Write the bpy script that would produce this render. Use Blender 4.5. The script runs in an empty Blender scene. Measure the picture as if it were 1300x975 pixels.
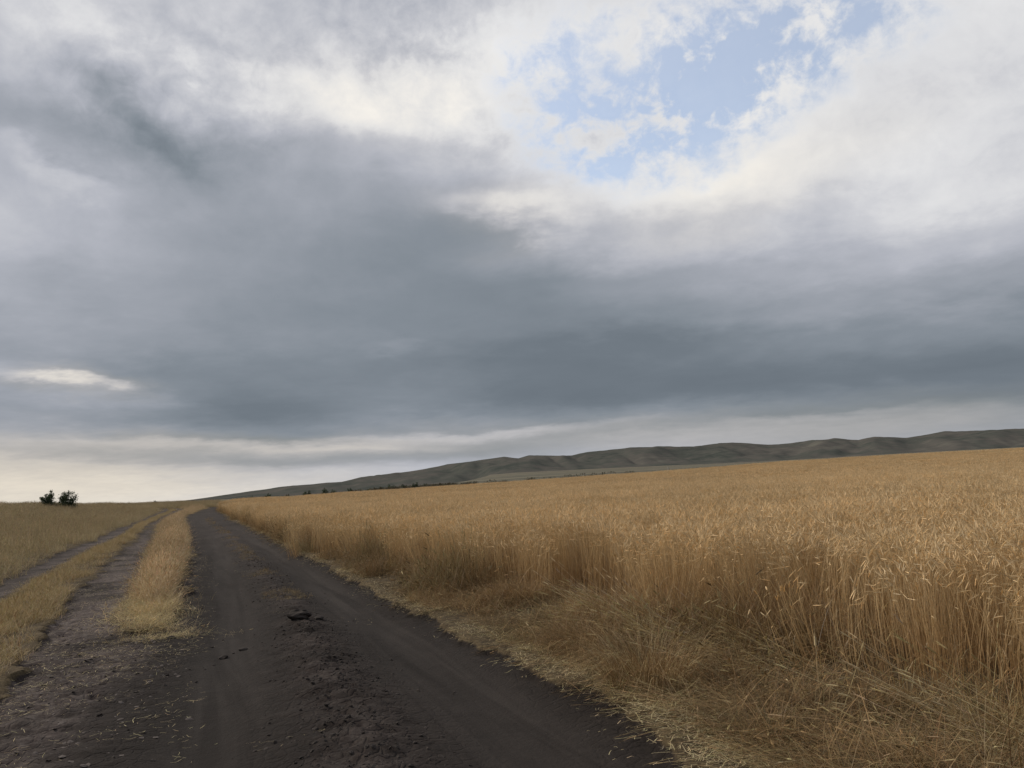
import bpy, math
import numpy as np
from mathutils import Matrix, Vector

rng = np.random.default_rng(7)
R = math.radians
scene = bpy.context.scene
col = scene.collection

# ------------------------------------------------------------------ camera
EYE = 1.6
PITCH, ROLL = R(7.07), R(3.0)
cam_data = bpy.data.cameras.new('camera')
cam = bpy.data.objects.new('camera', cam_data)
col.objects.link(cam)
c, s, cp, sp = math.cos(ROLL), math.sin(ROLL), math.cos(PITCH), math.sin(PITCH)
right = Vector((c, s * sp, -s * cp))
up = Vector((s, -c * sp, c * cp))
fwd = Vector((0, cp, sp))
cam.matrix_world = Matrix(((right.x, up.x, -fwd.x, 0), (right.y, up.y, -fwd.y, 0),
                           (right.z, up.z, -fwd.z, EYE), (0, 0, 0, 1)))
cam_data.sensor_width = 36.0
cam_data.lens = 36.0 * 1020 / 1300
cam_data.clip_start = 0.05
cam_data.clip_end = 20000
scene.camera = cam

# ------------------------------------------------------------------ exposure
scene.view_settings.view_transform = 'Standard'
scene.view_settings.look = 'None'
scene.view_settings.exposure = 0.0
scene.view_settings.gamma = 1.0
scene.view_settings.use_curve_mapping = False
scene.render.engine = 'CYCLES'
scene.cycles.max_bounces = 6
scene.cycles.diffuse_bounces = 3
scene.cycles.glossy_bounces = 2
scene.cycles.transmission_bounces = 3
scene.cycles.transparent_max_bounces = 4

# ------------------------------------------------------------------ sun and sky
SUN_AZ, SUN_EL = R(-64), R(36)          # azimuth measured from +Y towards +X: the sun stands to the left
sun_data = bpy.data.lights.new('sun', 'SUN')
sun_data.energy = 2.6
sun_data.angle = R(16)
sun_data.color = (1.0, 0.90, 0.76)
sun = bpy.data.objects.new('sun', sun_data)
col.objects.link(sun)
to_sun = Vector((math.sin(SUN_AZ) * math.cos(SUN_EL), math.cos(SUN_AZ) * math.cos(SUN_EL), math.sin(SUN_EL)))
sun.rotation_euler = to_sun.to_track_quat('Z', 'Y').to_euler()
sun.location = (-60, 30, 40)

world = bpy.data.worlds.new('World')
scene.world = world
world.use_nodes = True
wt = world.node_tree
wt.nodes.clear()


class NT:
    """tiny helper to wire shader nodes"""
    def __init__(self, tree):
        self.t = tree

    def n(self, kind, **kw):
        nd = self.t.nodes.new(kind)
        for k, v in kw.items():
            setattr(nd, k, v)
        return nd

    def put(self, sock, v):
        if v is None:
            return
        if isinstance(v, bpy.types.NodeSocket):
            self.t.links.new(v, sock)
        elif isinstance(v, (tuple, list)) and len(v) == 3 and sock.type == 'RGBA':
            sock.default_value = (*v, 1)
        else:
            sock.default_value = v

    def math(self, op, a, b=None, c_=None, clamp=False):
        nd = self.n('ShaderNodeMath', operation=op, use_clamp=clamp)
        for i, v in enumerate((a, b, c_)):
            self.put(nd.inputs[i], v)
        return nd.outputs[0]

    def vec(self, op, a, b=None):
        nd = self.n('ShaderNodeVectorMath', operation=op)
        self.put(nd.inputs[0], a)
        if b is not None:
            if op == 'SCALE':
                self.put(nd.inputs['Scale'], b)
            else:
                self.put(nd.inputs[1], b)
        return nd.outputs['Value'] if op in ('LENGTH', 'DOT_PRODUCT') else nd.outputs[0]

    def xyz(self, x=0.0, y=0.0, z=0.0):
        nd = self.n('ShaderNodeCombineXYZ')
        for i, v in enumerate((x, y, z)):
            self.put(nd.inputs[i], v)
        return nd.outputs[0]

    def noise(self, v, scale, detail=4.0, rough=0.55, dist=0.0, colour=False, lac=2.0):
        nd = self.n('ShaderNodeTexNoise')
        self.put(nd.inputs['Vector'], v)
        self.put(nd.inputs['Scale'], scale)
        nd.inputs['Detail'].default_value = detail
        nd.inputs['Roughness'].default_value = rough
        nd.inputs['Lacunarity'].default_value = lac
        nd.inputs['Distortion'].default_value = dist
        return nd.outputs['Color' if colour else 'Fac']

    def remap(self, v, a, b, lo=0.0, hi=1.0, interp='LINEAR', clamp=True):
        nd = self.n('ShaderNodeMapRange', interpolation_type=interp, clamp=clamp)
        for i, q in enumerate((v, a, b, lo, hi)):
            self.put(nd.inputs[i], q)
        return nd.outputs[0]

    def ramp(self, f, stops):
        nd = self.n('ShaderNodeValToRGB')
        e = nd.color_ramp.elements
        while len(e) < len(stops):
            e.new(0.5)
        for el, (p, cc) in zip(e, stops):
            el.position = p
            el.color = (*cc, 1)
        self.put(nd.inputs[0], f)
        return nd.outputs[0]

    def mix(self, f, a, b, mode='MIX'):
        nd = self.n('ShaderNodeMix', data_type='RGBA', blend_type=mode)
        self.put(nd.inputs[0], f)
        self.put(nd.inputs[6], a)
        self.put(nd.inputs[7], b)
        return nd.outputs[2]


def lin(r, g, b):
    f = lambda v: v / 12.92 if v <= 0.04045 else ((v + 0.055) / 1.055) ** 2.4
    return tuple(f(v / 255) for v in (r, g, b))


W = NT(wt)
geo = W.n('ShaderNodeTexCoord')
D = geo.outputs['Generated']
sep = W.n('ShaderNodeSeparateXYZ')
W.put(sep.inputs[0], D)
az = W.math('MULTIPLY', W.math('ARCTAN2', sep.outputs[0], sep.outputs[1]), 180 / math.pi)
el = W.math('MULTIPLY', W.math('ARCSINE', sep.outputs[2]), 180 / math.pi)
# position on a cloud sheet overhead, so that the texture flattens towards the horizon
zz = W.math('ADD', W.math('MAXIMUM', sep.outputs[2], 0.0), 0.16)
sheet = W.xyz(W.math('DIVIDE', sep.outputs[0], zz), W.math('DIVIDE', sep.outputs[1], zz), 0.0)
w1 = W.vec('SUBTRACT', W.noise(sheet, 1.3, 5, 0.55, 0.3, True), (0.5, 0.5, 0.5))
w2 = W.vec('SUBTRACT', W.noise(W.vec('ADD', sheet, (7.3, 2.1, 0)), 5.0, 5, 0.6, 0.2, True), (0.5, 0.5, 0.5))
elw = W.remap(el, 0.0, 14.0, 0.12, 1.0, 'SMOOTHSTEP')     # less vertical drift near the horizon
warp = W.vec('ADD', W.vec('MULTIPLY', w1, (9.0, 6.0, 0)), W.vec('MULTIPLY', w2, (4.0, 3.0, 0)))
warp = W.vec('MULTIPLY', warp, W.xyz(1.0, elw, 0.0))
A = W.vec('ADD', W.xyz(az, el, 0.0), warp)


def blobs(table, start, vec=A):
    tot = start
    for (a0, e0, ra, re, rot, amp) in table:
        m = W.n('ShaderNodeMapping', vector_type='TEXTURE')
        W.put(m.inputs[0], vec)
        m.inputs['Location'].default_value = (a0, e0, 0)
        m.inputs['Rotation'].default_value = (0, 0, R(rot))
        m.inputs['Scale'].default_value = (ra, re, 1)
        g = W.remap(W.vec('LENGTH', m.outputs[0]), 0.0, 1.0, amp, 0.0, 'SMOOTHERSTEP')
        tot = g if tot is None else W.math('ADD', tot, g)
    return tot


# cloud layout: azimuth, elevation, half width, half height (degrees), tilt, amount
CLOUD_TONE = [
    (-28.79, 7.96, 5.96, 0.84, -3, 0.2),
    (-30.31, 8.47, 11.36, 1.46, -3, 0.04),
    (-26.32, 6.78, 7.92, 1.46, -3, 0.06),
    (-17.61, 3.34, 20.26, 0.62, -3, 0.1),
    (-5.23, 3.48, 13.51, 0.67, 0, 0.09),
    (3.75, 3.64, 14.63, 0.56, 1, 0.06),
    (20.8, 3.42, 11.25, 0.51, 1, 0.05),
    (-23.99, 2.78, 16.87, 0.67, -3, -0.07),
    (-9.15, 2.22, 15.74, 0.9, 1, -0.07),
    (0.66, 18.98, 7.72, 1.8, -3, 0.14),
    (4.93, 17.74, 3.54, 1.35, 7, 0.06),
    (-22.53, 28.18, 2.29, 1.91, -3, 0.1),
    (-30.53, 20.77, 6.01, 1.12, -11, 0.07),
    (-8.91, 25.53, 5.6, 2.25, -3, 0.05),
    (-0.48, 29.38, 5.16, 3.37, -3, 0.05),
    (-25.75, 25.23, 10.56, 1.91, -35, -0.09),
    (15.03, 20.29, 9.58, 1.69, 9, 0.05),
    (-7.78, 10.05, 3.99, 1.12, -3, 0.03),
    (-5.97, 26.55, 16.33, 5.06, -15, 0.035),
    (2.0, 30.69, 10.45, 5.06, -3, 0.03),
    (18.74, 2.67, 23.62, 1.46, 0, 0.03),
    (-12.22, 29.32, 27.06, 7.3, -11, 0.03),
    (-10.59, 26.98, 16.39, 5.06, -13, 0.03),
    (-27.94, 29.35, 16.76, 3.93, -3, 0.03),
    (1.34, 29.77, 10.35, 3.93, -3, 0.04),
    (20.35, 19.84, 19.71, 5.06, 7, 0.045),
    (-6.51, 27.54, 12.67, 4.49, -18, 0.03),
]
CLOUD_WARM = [
    (-32.65, 1.79, 34.84, 5.06, -3, 1.0),
    (-17.61, 3.44, 23.64, 1.24, -3, 0.4),
    (0.07, 18.85, 9.5, 3.37, -3, 0.3),
    (17.67, 19.5, 19.07, 4.49, 11, 0.25),
    (-8.88, 26.53, 15.7, 6.74, -3, 0.15),
    (-28.79, 7.96, 7.94, 1.69, -3, 0.6),
    (-3.01, 3.15, 22.5, 2.25, 0, 0.45),
    (21.23, 2.76, 28.12, 2.81, 0, 0.6),
]
CLOUD_GAPS = [
    (5.45, 29.02, 12.2, 6.74, -3, 0.3),
    (16.16, 26.25, 18.79, 8.43, 25, 0.62),
    (8.55, 23.75, 14.12, 5.06, 5, 0.5),
    (23.33, 28.16, 16.56, 7.3, 7, 0.42),
    (2.95, 27.25, 8.21, 5.62, -3, 0.35),
    (12.06, 30.66, 11.1, 4.49, -3, 0.28),
]
CLOUD_ROUGH = [
    (-1.7, 28.94, 26.96, 10.67, -11, 0.75),
    (-24.04, 26.38, 17.56, 8.99, -3, 0.6),
    (9.78, 24.64, 9.89, 5.06, -3, 0.3),
]
TONE_AZ = [-45, -39, -33, -27, -21, -15, -9, -3, 3, 9, 15, 21, 27, 33, 39, 45]
TONE_ROWS = [
    (0, [0.852, 0.852, 0.852, 0.843, 0.835, 0.793, 0.747, 0.707, 0.68, 0.707, 0.658, 0.629, 0.638, 0.609, 0.609, 0.609]),
    (1.3, [0.831, 0.831, 0.831, 0.832, 0.795, 0.751, 0.729, 0.697, 0.664, 0.695, 0.658, 0.635, 0.646, 0.605, 0.605, 0.605]),
    (2.6, [0.783, 0.783, 0.783, 0.751, 0.695, 0.663, 0.673, 0.65, 0.615, 0.654, 0.631, 0.607, 0.611, 0.56, 0.56, 0.56]),
    (4, [0.697, 0.697, 0.697, 0.645, 0.564, 0.55, 0.608, 0.583, 0.541, 0.581, 0.558, 0.533, 0.52, 0.492, 0.492, 0.492]),
    (6, [0.623, 0.623, 0.623, 0.57, 0.469, 0.472, 0.541, 0.495, 0.444, 0.461, 0.445, 0.458, 0.46, 0.474, 0.474, 0.474]),
    (8.5, [0.636, 0.636, 0.636, 0.553, 0.508, 0.517, 0.525, 0.485, 0.449, 0.47, 0.493, 0.515, 0.534, 0.532, 0.532, 0.532]),
    (11, [0.622, 0.622, 0.622, 0.601, 0.573, 0.537, 0.557, 0.521, 0.497, 0.544, 0.571, 0.598, 0.606, 0.608, 0.608, 0.608]),
    (14, [0.686, 0.686, 0.686, 0.619, 0.593, 0.543, 0.545, 0.524, 0.531, 0.594, 0.641, 0.663, 0.69, 0.722, 0.722, 0.722]),
    (17, [0.763, 0.763, 0.763, 0.667, 0.607, 0.582, 0.556, 0.559, 0.642, 0.712, 0.743, 0.764, 0.823, 0.852, 0.852, 0.852]),
    (20, [0.726, 0.726, 0.726, 0.713, 0.622, 0.625, 0.588, 0.673, 0.802, 0.857, 0.865, 0.882, 0.878, 0.844, 0.844, 0.844]),
    (23, [0.632, 0.632, 0.632, 0.606, 0.596, 0.665, 0.693, 0.738, 0.772, 0.786, 0.835, 0.865, 0.845, 0.861, 0.861, 0.861]),
    (26, [0.741, 0.741, 0.741, 0.657, 0.721, 0.872, 0.899, 0.848, 0.787, 0.781, 0.82, 0.812, 0.834, 0.862, 0.862, 0.862]),
    (30, [0.75, 0.75, 0.75, 0.774, 0.736, 0.728, 0.764, 0.779, 0.828, 0.852, 0.845, 0.813, 0.835, 0.837, 0.837, 0.837]),
    (35, [0.645, 0.645, 0.645, 0.713, 0.705, 0.708, 0.735, 0.747, 0.754, 0.805, 0.768, 0.693, 0.635, 0.62, 0.62, 0.62]),
]
SKY_GAIN = (1.9, 1.9, 1.9)


# broad light and dark of the cloud deck: one curve along the horizon per height, blended upwards
dx_ = W.n('ShaderNodeSeparateXYZ')
W.put(dx_.inputs[0], A)
fa = W.remap(dx_.outputs[0], TONE_AZ[0], TONE_AZ[-1])
fade = W.math('MULTIPLY', W.remap(W.math('ABSOLUTE', az), 42, 62, 1.0, 0.0), W.remap(el, 36, 50, 1.0, 0.0))
deck = None
for k_, (e_row, vals) in enumerate(TONE_ROWS):
    rp = W.n('ShaderNodeValToRGB')
    rp.color_ramp.interpolation = 'B_SPLINE'
    es = rp.color_ramp.elements
    while len(es) < len(vals):
        es.new(0.5)
    for el_, a_, v_ in zip(es, TONE_AZ, vals):
        el_.position = (a_ - TONE_AZ[0]) / (TONE_AZ[-1] - TONE_AZ[0])
        el_.color = (v_, v_, v_, 1)
    W.put(rp.inputs[0], fa)
    if deck is None:
        deck = rp.outputs[0]
    else:
        deck = W.mix(W.remap(dx_.outputs[1], TONE_ROWS[k_ - 1][0], e_row, 0.0, 1.0, 'SMOOTHSTEP'), deck, rp.outputs[0])
deck = W.math('ADD', 0.62, W.math('MULTIPLY', W.math('SUBTRACT', deck, 0.62), fade))
bright = blobs(CLOUD_TONE, deck)
n_big = W.math('SUBTRACT', W.noise(sheet, 1.1, 4, 0.5, 0.4), 0.5)
high = W.remap(el, 6.0, 20.0, 0.0, 1.0, 'SMOOTHSTEP')


def puffs(k_sheet, k_round, shift, dist):
    a_ = W.noise(W.vec('ADD', sheet, shift), k_sheet, 5, 0.58, dist)
    b_ = W.noise(W.vec('ADD', W.vec('MULTIPLY', D, (1.0, 1.0, 1.25)), shift), k_round, 6, 0.60, dist)
    return W.math('SUBTRACT', W.math('ADD', W.math('MULTIPLY', a_, W.math('SUBTRACT', 1.0, high)), W.math('MULTIPLY', b_, high)), 0.5)


n_mid = puffs(4.5, 9.0, (3.1, 9.2, 0.0), 0.35)
n_fine = puffs(13.0, 25.0, (1.7, 4.4, 2.0), 0.3)
n_crisp = W.math('SUBTRACT', W.noise(W.vec('ADD', D, (5.1, 2.2, 0.7)), 48.0, 5, 0.62, 0.5), 0.5)
rough_amt = W.math('MULTIPLY', W.remap(bright, 0.50, 0.84, 0.10, 0.36), W.math('MULTIPLY', blobs(CLOUD_ROUGH, 0.55), W.remap(el, 1.0, 9.0, 0.35, 1.0)))
bright = W.math('ADD', bright, W.math('MULTIPLY', n_big, 0.10))
bright = W.math('ADD', bright, W.math('MULTIPLY', n_mid, rough_amt))
bright = W.math('ADD', bright, W.math('MULTIPLY', n_fine, W.math('MULTIPLY', rough_amt, W.remap(bright, 0.55, 0.8, 0.15, 0.8))))
bright = W.math('ADD', bright, W.math('MULTIPLY', n_crisp, W.math('MULTIPLY', W.math('SUBTRACT', blobs(CLOUD_ROUGH, 0.0), 0.1, None, True), 0.30)))
open_sky = blobs(CLOUD_GAPS, None)
bright = W.math('ADD', bright, W.math('MULTIPLY', W.math('MINIMUM', open_sky, 0.7), 0.20))   # the thin cloud round the gap is lit through
over = W.math('MAXIMUM', W.math('SUBTRACT', bright, 0.84), 0.0)
bright = W.math('SUBTRACT', bright, W.math('MULTIPLY', over, 0.38))            # thick white cloud keeps its modelling
cloud = W.ramp(bright, [(0.36, lin(95, 104, 113)), (0.47, lin(113, 122, 131)), (0.54, lin(132, 140, 149)),
                        (0.62, lin(156, 161, 170)), (0.70, lin(179, 182, 191)), (0.80, lin(205, 206, 211)),
                        (0.88, lin(227, 227, 228)), (0.97, lin(246, 243, 238))])
warm = blobs(CLOUD_WARM, None)
cloud = W.mix(W.math('MINIMUM', warm, 1.0), cloud, W.mix(1.0, cloud, (1.10, 1.0, 0.83), 'MULTIPLY'))
sky = W.n('ShaderNodeTexSky', sky_type='NISHITA', sun_disc=False)
sky.sun_elevation = SUN_EL
sky.sun_rotation = SUN_AZ
sky.air_density = 1.0
sky.dust_density = 1.5
gap = W.math('ADD', open_sky, W.math('MULTIPLY', n_mid, W.math('MULTIPLY', open_sky, 3.6)))
gap = W.math('ADD', gap, W.math('MULTIPLY', n_fine, W.math('MULTIPLY', open_sky, 3.8)))
gap = W.math('ADD', gap, W.math('MULTIPLY', n_crisp, W.math('MULTIPLY', open_sky, 2.0)))
gap = W.remap(gap, 0.10, 1.10, 0.0, 1.0, 'SMOOTHSTEP')
cloud10 = W.vec('SCALE', cloud, 10.0)
final = W.mix(W.math('MULTIPLY', gap, 0.68), cloud10, W.mix(1.0, sky.outputs[0], SKY_GAIN, 'MULTIPLY'))
bg = W.n('ShaderNodeBackground')
W.put(bg.inputs[0], final)
bg.inputs[1].default_value = 0.1
wo = W.n('ShaderNodeOutputWorld')
wt.links.new(bg.outputs[0], wo.inputs[0])
world.cycles.sampling_method = 'MANUAL'
world.cycles.sample_map_resolution = 512


# ------------------------------------------------------------------ numeric helpers
def hash2(i, j, seed):
    h = (i.astype(np.int64) * 374761393 + j.astype(np.int64) * 668265263 + seed * 1442695041) & 0x7fffffff
    h = ((h ^ (h >> 13)) * 1274126177) & 0x7fffffff
    h = h ^ (h >> 16)
    return (h & 0xffff) / 65535.0


def vnoise(x, y, seed=0):
    xi, yi = np.floor(x), np.floor(y)
    fx, fy = x - xi, y - yi
    fx, fy = fx * fx * (3 - 2 * fx), fy * fy * (3 - 2 * fy)
    a, b = hash2(xi, yi, seed), hash2(xi + 1, yi, seed)
    cc, d = hash2(xi, yi + 1, seed), hash2(xi + 1, yi + 1, seed)
    return (a * (1 - fx) + b * fx) * (1 - fy) + (cc * (1 - fx) + d * fx) * fy - 0.5


def fbm(x, y, octaves=4, seed=0, gain=0.5):
    t, amp = 0, 1.0
    for k in range(octaves):
        t = t + amp * vnoise(x * 2.03 ** k + 13.7 * k, y * 2.03 ** k - 7.1 * k, seed + k)
        amp *= gain
    return t


def sstep(a, b, v):
    t = np.clip((v - a) / (b - a), 0, 1)
    return t * t * (3 - 2 * t)


def line(y, pts):
    p = np.array(pts, float)
    y = np.asarray(y, float)
    meander = 0.55 * sstep(9, 26, y) * (fbm(y / 11.0, y * 0 + 0.37, 2, 3) + 0.5 * fbm(y / 4.0, y * 0 + 4.1, 2, 8))
    return np.interp(y, p[:, 0], p[:, 1]) + meander


# ------------------------------------------------------------------ plan of the place (metres, y is ahead)
ROAD_R = [(-20, 8.0), (0, 2.55), (4.65, 1.02), (5.6, .80), (6.33, .55), (7.5, .06), (9.9, -.93), (11.8, -1.74), (17.7, -3.85),
          (30, -8.75), (60, -20.9), (76, -27.3), (90, -33.0), (105, -38.9), (118, -43.3), (135, -48.5), (160, -55), (220, -70)]
ROAD_L = [(-20, 4.2), (0, -1.4), (5.3, -3.25), (8, -4.0), (10.5, -4.6), (12.6, -5.2), (16, -6.45), (25.6, -10.0), (30, -11.9),
          (58, -23.6), (76, -31.2), (90, -36.4), (105, -41.4), (118, -45.3), (135, -50.6), (160, -57.2), (220, -72.5)]
STRIP_L = [(10.4, -4.85), (11.2, -5.45), (12.6, -6.1), (16.6, -7.75), (27, -12.2), (55, -24.4), (90, -38.0), (118, -48.6), (140, -61)]
RUT_A_L = [(-20, 3.4), (0, -2.2), (5, -3.85), (7.4, -4.7), (9.7, -5.65), (15.6, -8.35), (24, -11.75), (36, -16.9), (61, -27.6), (90, -39.3), (118, -49.6), (140, -62)]
RUT_B_R = [(-20, 1.6), (0, -4.1), (8, -7.0), (13.3, -8.6), (17.8, -10.5), (25, -13.55), (37.4, -18.5), (56, -26.2), (90, -40.2), (118, -50.4), (140, -63)]
RUT_B_L = [(-20, .7), (0, -5.0), (8, -7.9), (13.3, -9.5), (17.4, -11.3), (22.5, -13.5), (31, -17.0), (47, -23.6), (62, -29.5), (90, -41.2), (118, -51.6), (140, -64.3)]
WHEAT = [(-20, 9.6), (0, 4.4), (4, 3.3), (5.8, 2.85), (7.3, 2.2), (9.9, .95), (14, -1.05), (17.9, -3.0), (22.7, -5.5), (30, -8.45),
         (60, -20.5), (76, -26.9), (90, -32.6), (105, -38.5), (118, -42.9), (135, -48.1), (160, -54.5), (220, -69.5)]

AZ_E = [(-180, 0), (-60, -.2), (-30, -.2), (-22, -.12), (-17, -.08), (-12.5, -.02), (-5.4, .05), (-.4, .12), (6.6, .25), (13.4, .38), (18.5, .52), (25.7, .55), (32, .52), (45, .4), (80, 0), (180, 0)]
AZ_G = [(-180, 0), (-30, 0), (-20, .1), (-15, .3), (-11, .42), (-5, .6), (0, .66), (7, .5), (11, .38), (18, .14), (32, .10), (60, 0), (180, 0)]   # further rise of the plain towards the hills


def macro(x, y):
    """ground height without ruts"""
    r = np.hypot(x, y)
    a = np.degrees(np.arctan2(x, y))
    e = np.interp(a, [p[0] for p in AZ_E], [p[1] for p in AZ_E])
    ahead = sstep(20, 330, r)
    g = np.interp(a, [p[0] for p in AZ_G], [p[1] for p in AZ_G])
    far = 1.6 + r * np.tan(np.radians(e + g * np.clip((r - 300) / 1800, 0, 1) ** 0.75)) - 1.0
    h = ahead * np.where(np.abs(a) > 60, 0.0, far)
    d_left = line(np.clip(y, -20, 140), RUT_B_L) - x            # metres left of the left track
    bank = 1.85 * sstep(2, 19, d_left) * sstep(15, 80, y) * (1 - sstep(150, 260, r))
    sill = 1.0 * sstep(95, 150, y) * (1 - sstep(170, 300, y)) * sstep(-10, 25, line(y, ROAD_R) + 6 - x)
    h = h * (1 - sstep(4, 40, d_left)) + bank + np.where(bank > 1.0, 0, sill * (1 - bank))
    h = h + 0.10 * fbm(x / 9, y / 9, 3, 5) * sstep(12, 40, r) + 0.5 * fbm(x / 60, y / 60, 2, 9) * sstep(60, 200, r) * 0.6
    return h


def inside(y, x, L, Rr, soft):
    return sstep(-soft, soft, x - L) * sstep(-soft, soft, Rr - x)


def zones(x, y):
    """bare-soil masks: main road, left track; wheel-worn and cloddy amounts"""
    wob = 0.16 * fbm(x * 1.3, y * 0.9, 4, 21) * 2
    wob2 = 0.08 * fbm(x * 5, y * 4, 3, 33) * 2
    xw = x + wob + wob2
    yc = np.clip(y, -20, 160)
    Rr, L = line(yc, ROAD_R), line(yc, ROAD_L)
    soft = 0.05
    road = inside(y, xw, L, Rr, soft)
    sl = line(yc, STRIP_L)
    sl = np.where(y < 10.4, L, sl)
    ra = inside(y, xw, line(yc, RUT_A_L), sl + np.where(y < 10.6, 0.3, 0), soft)
    rb = inside(y, xw, line(yc, RUT_B_L), line(yc, RUT_B_R), soft)
    track = np.maximum(ra, rb)
    endf = 1 - sstep(150, 165, y)
    wid = np.maximum(Rr - L, 0.5)
    u = (x - L) / wid                                    # 0 left edge .. 1 right edge of the main road
    wheel = np.exp(-((u - 0.27) / 0.10) ** 2) + np.exp(-((u - 0.80) / 0.13) ** 2)
    ridge = np.exp(-((u - 0.53) / 0.09) ** 2)
    return road * endf, track * endf, ra * endf, np.clip(wheel, 0, 1) * road, ridge * road, u


def height(x, y, fine=True):
    h = macro(x, y)
    road, track, ra, wheel, ridge, u = zones(x, y)
    near = 1 - sstep(40, 120, np.hypot(x, y))
    soil = np.maximum(road, track)
    h = h - 0.07 * soil * near - 0.065 * wheel * near + 0.05 * ridge * near
    h = h + 0.05 * (1 - soil) * near * fbm(x * 1.1, y * 1.1, 3, 41)
    if fine:
        n2 = 1 - sstep(9, 26, np.hypot(x, y))
        cl = np.clip(ridge * 1.2 + ra * (1 - road) * 1.1 + 0.25 * road - 0.6 * wheel + 0.35 * sstep(.3, .0, u) * road, 0.05, 1.3)
        lump = fbm(x * 5, y * 7, 3, 51, 0.6) + 0.7 * np.abs(fbm(x * 11, y * 14, 2, 61))
        h = h + n2 * cl * soil * 0.045 * lump
        h = h + n2 * soil * 0.010 * fbm(x * 3.0, y * 0.8, 3, 71)
    return h


# ------------------------------------------------------------------ materials
def material(name):
    m = bpy.data.materials.new(name)
    m.use_nodes = True
    m.node_tree.nodes.clear()
    t = NT(m.node_tree)
    out = t.n('ShaderNodeOutputMaterial')
    return m, t, out


def attr(t, name):
    a = t.n('ShaderNodeAttribute')
    a.attribute_name = name
    return a


def plant_material(name, gain=(1, 1, 1), vary=0.25, scale=0.35, trans=0.35):
    """leaf and straw: colour from the blade, drifted by the position in the field, part translucent"""
    m, t, out = material(name)
    base = attr(t, 'tint').outputs['Color']
    pos = t.n('ShaderNodeNewGeometry').outputs['Position']
    n1 = t.noise(pos, scale, 4, 0.6)
    n2 = t.noise(pos, scale * 11, 3, 0.6)
    f = t.math('ADD', t.math('MULTIPLY', t.math('SUBTRACT', n1, 0.5), vary * 2.4), t.math('MULTIPLY', t.math('SUBTRACT', n2, 0.5), vary * 1.6))
    f = t.math('ADD', f, 1.0)
    cc = t.vec('SCALE', t.mix(1.0, base, gain, 'MULTIPLY'), f)
    dif = t.n('ShaderNodeBsdfDiffuse')
    t.put(dif.inputs[0], cc)
    tr = t.n('ShaderNodeBsdfTranslucent')
    t.put(tr.inputs[0], cc)
    gl = t.n('ShaderNodeBsdfGlossy')
    t.put(gl.inputs[0], (1, 1, 1))
    gl.inputs['Roughness'].default_value = 0.5
    mx = t.n('ShaderNodeMixShader')
    mx.inputs[0].default_value = trans
    t.t.links.new(dif.outputs[0], mx.inputs[1])
    t.t.links.new(tr.outputs[0], mx.inputs[2])
    mg = t.n('ShaderNodeMixShader')
    mg.inputs[0].default_value = 0.025
    t.t.links.new(mx.outputs[0], mg.inputs[1])
    t.t.links.new(gl.outputs[0], mg.inputs[2])
    t.t.links.new(mg.outputs[0], out.inputs[0])
    return m


MAT_WHEAT = plant_material('ripe_wheat', vary=0.22, scale=0.09)
MAT_GRASS = plant_material('steppe_grass', vary=0.30, scale=0.22)
MAT_STRAW = plant_material('dry_straw', vary=0.38, scale=0.9, trans=0.15)
MAT_LEAF = plant_material('bush_leaf', vary=0.3, scale=0.8, trans=0.2)


def t_y(t, pos):
    q = t.n('ShaderNodeSeparateXYZ')
    t.put(q.inputs[0], pos)
    return q.outputs[1]


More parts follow.
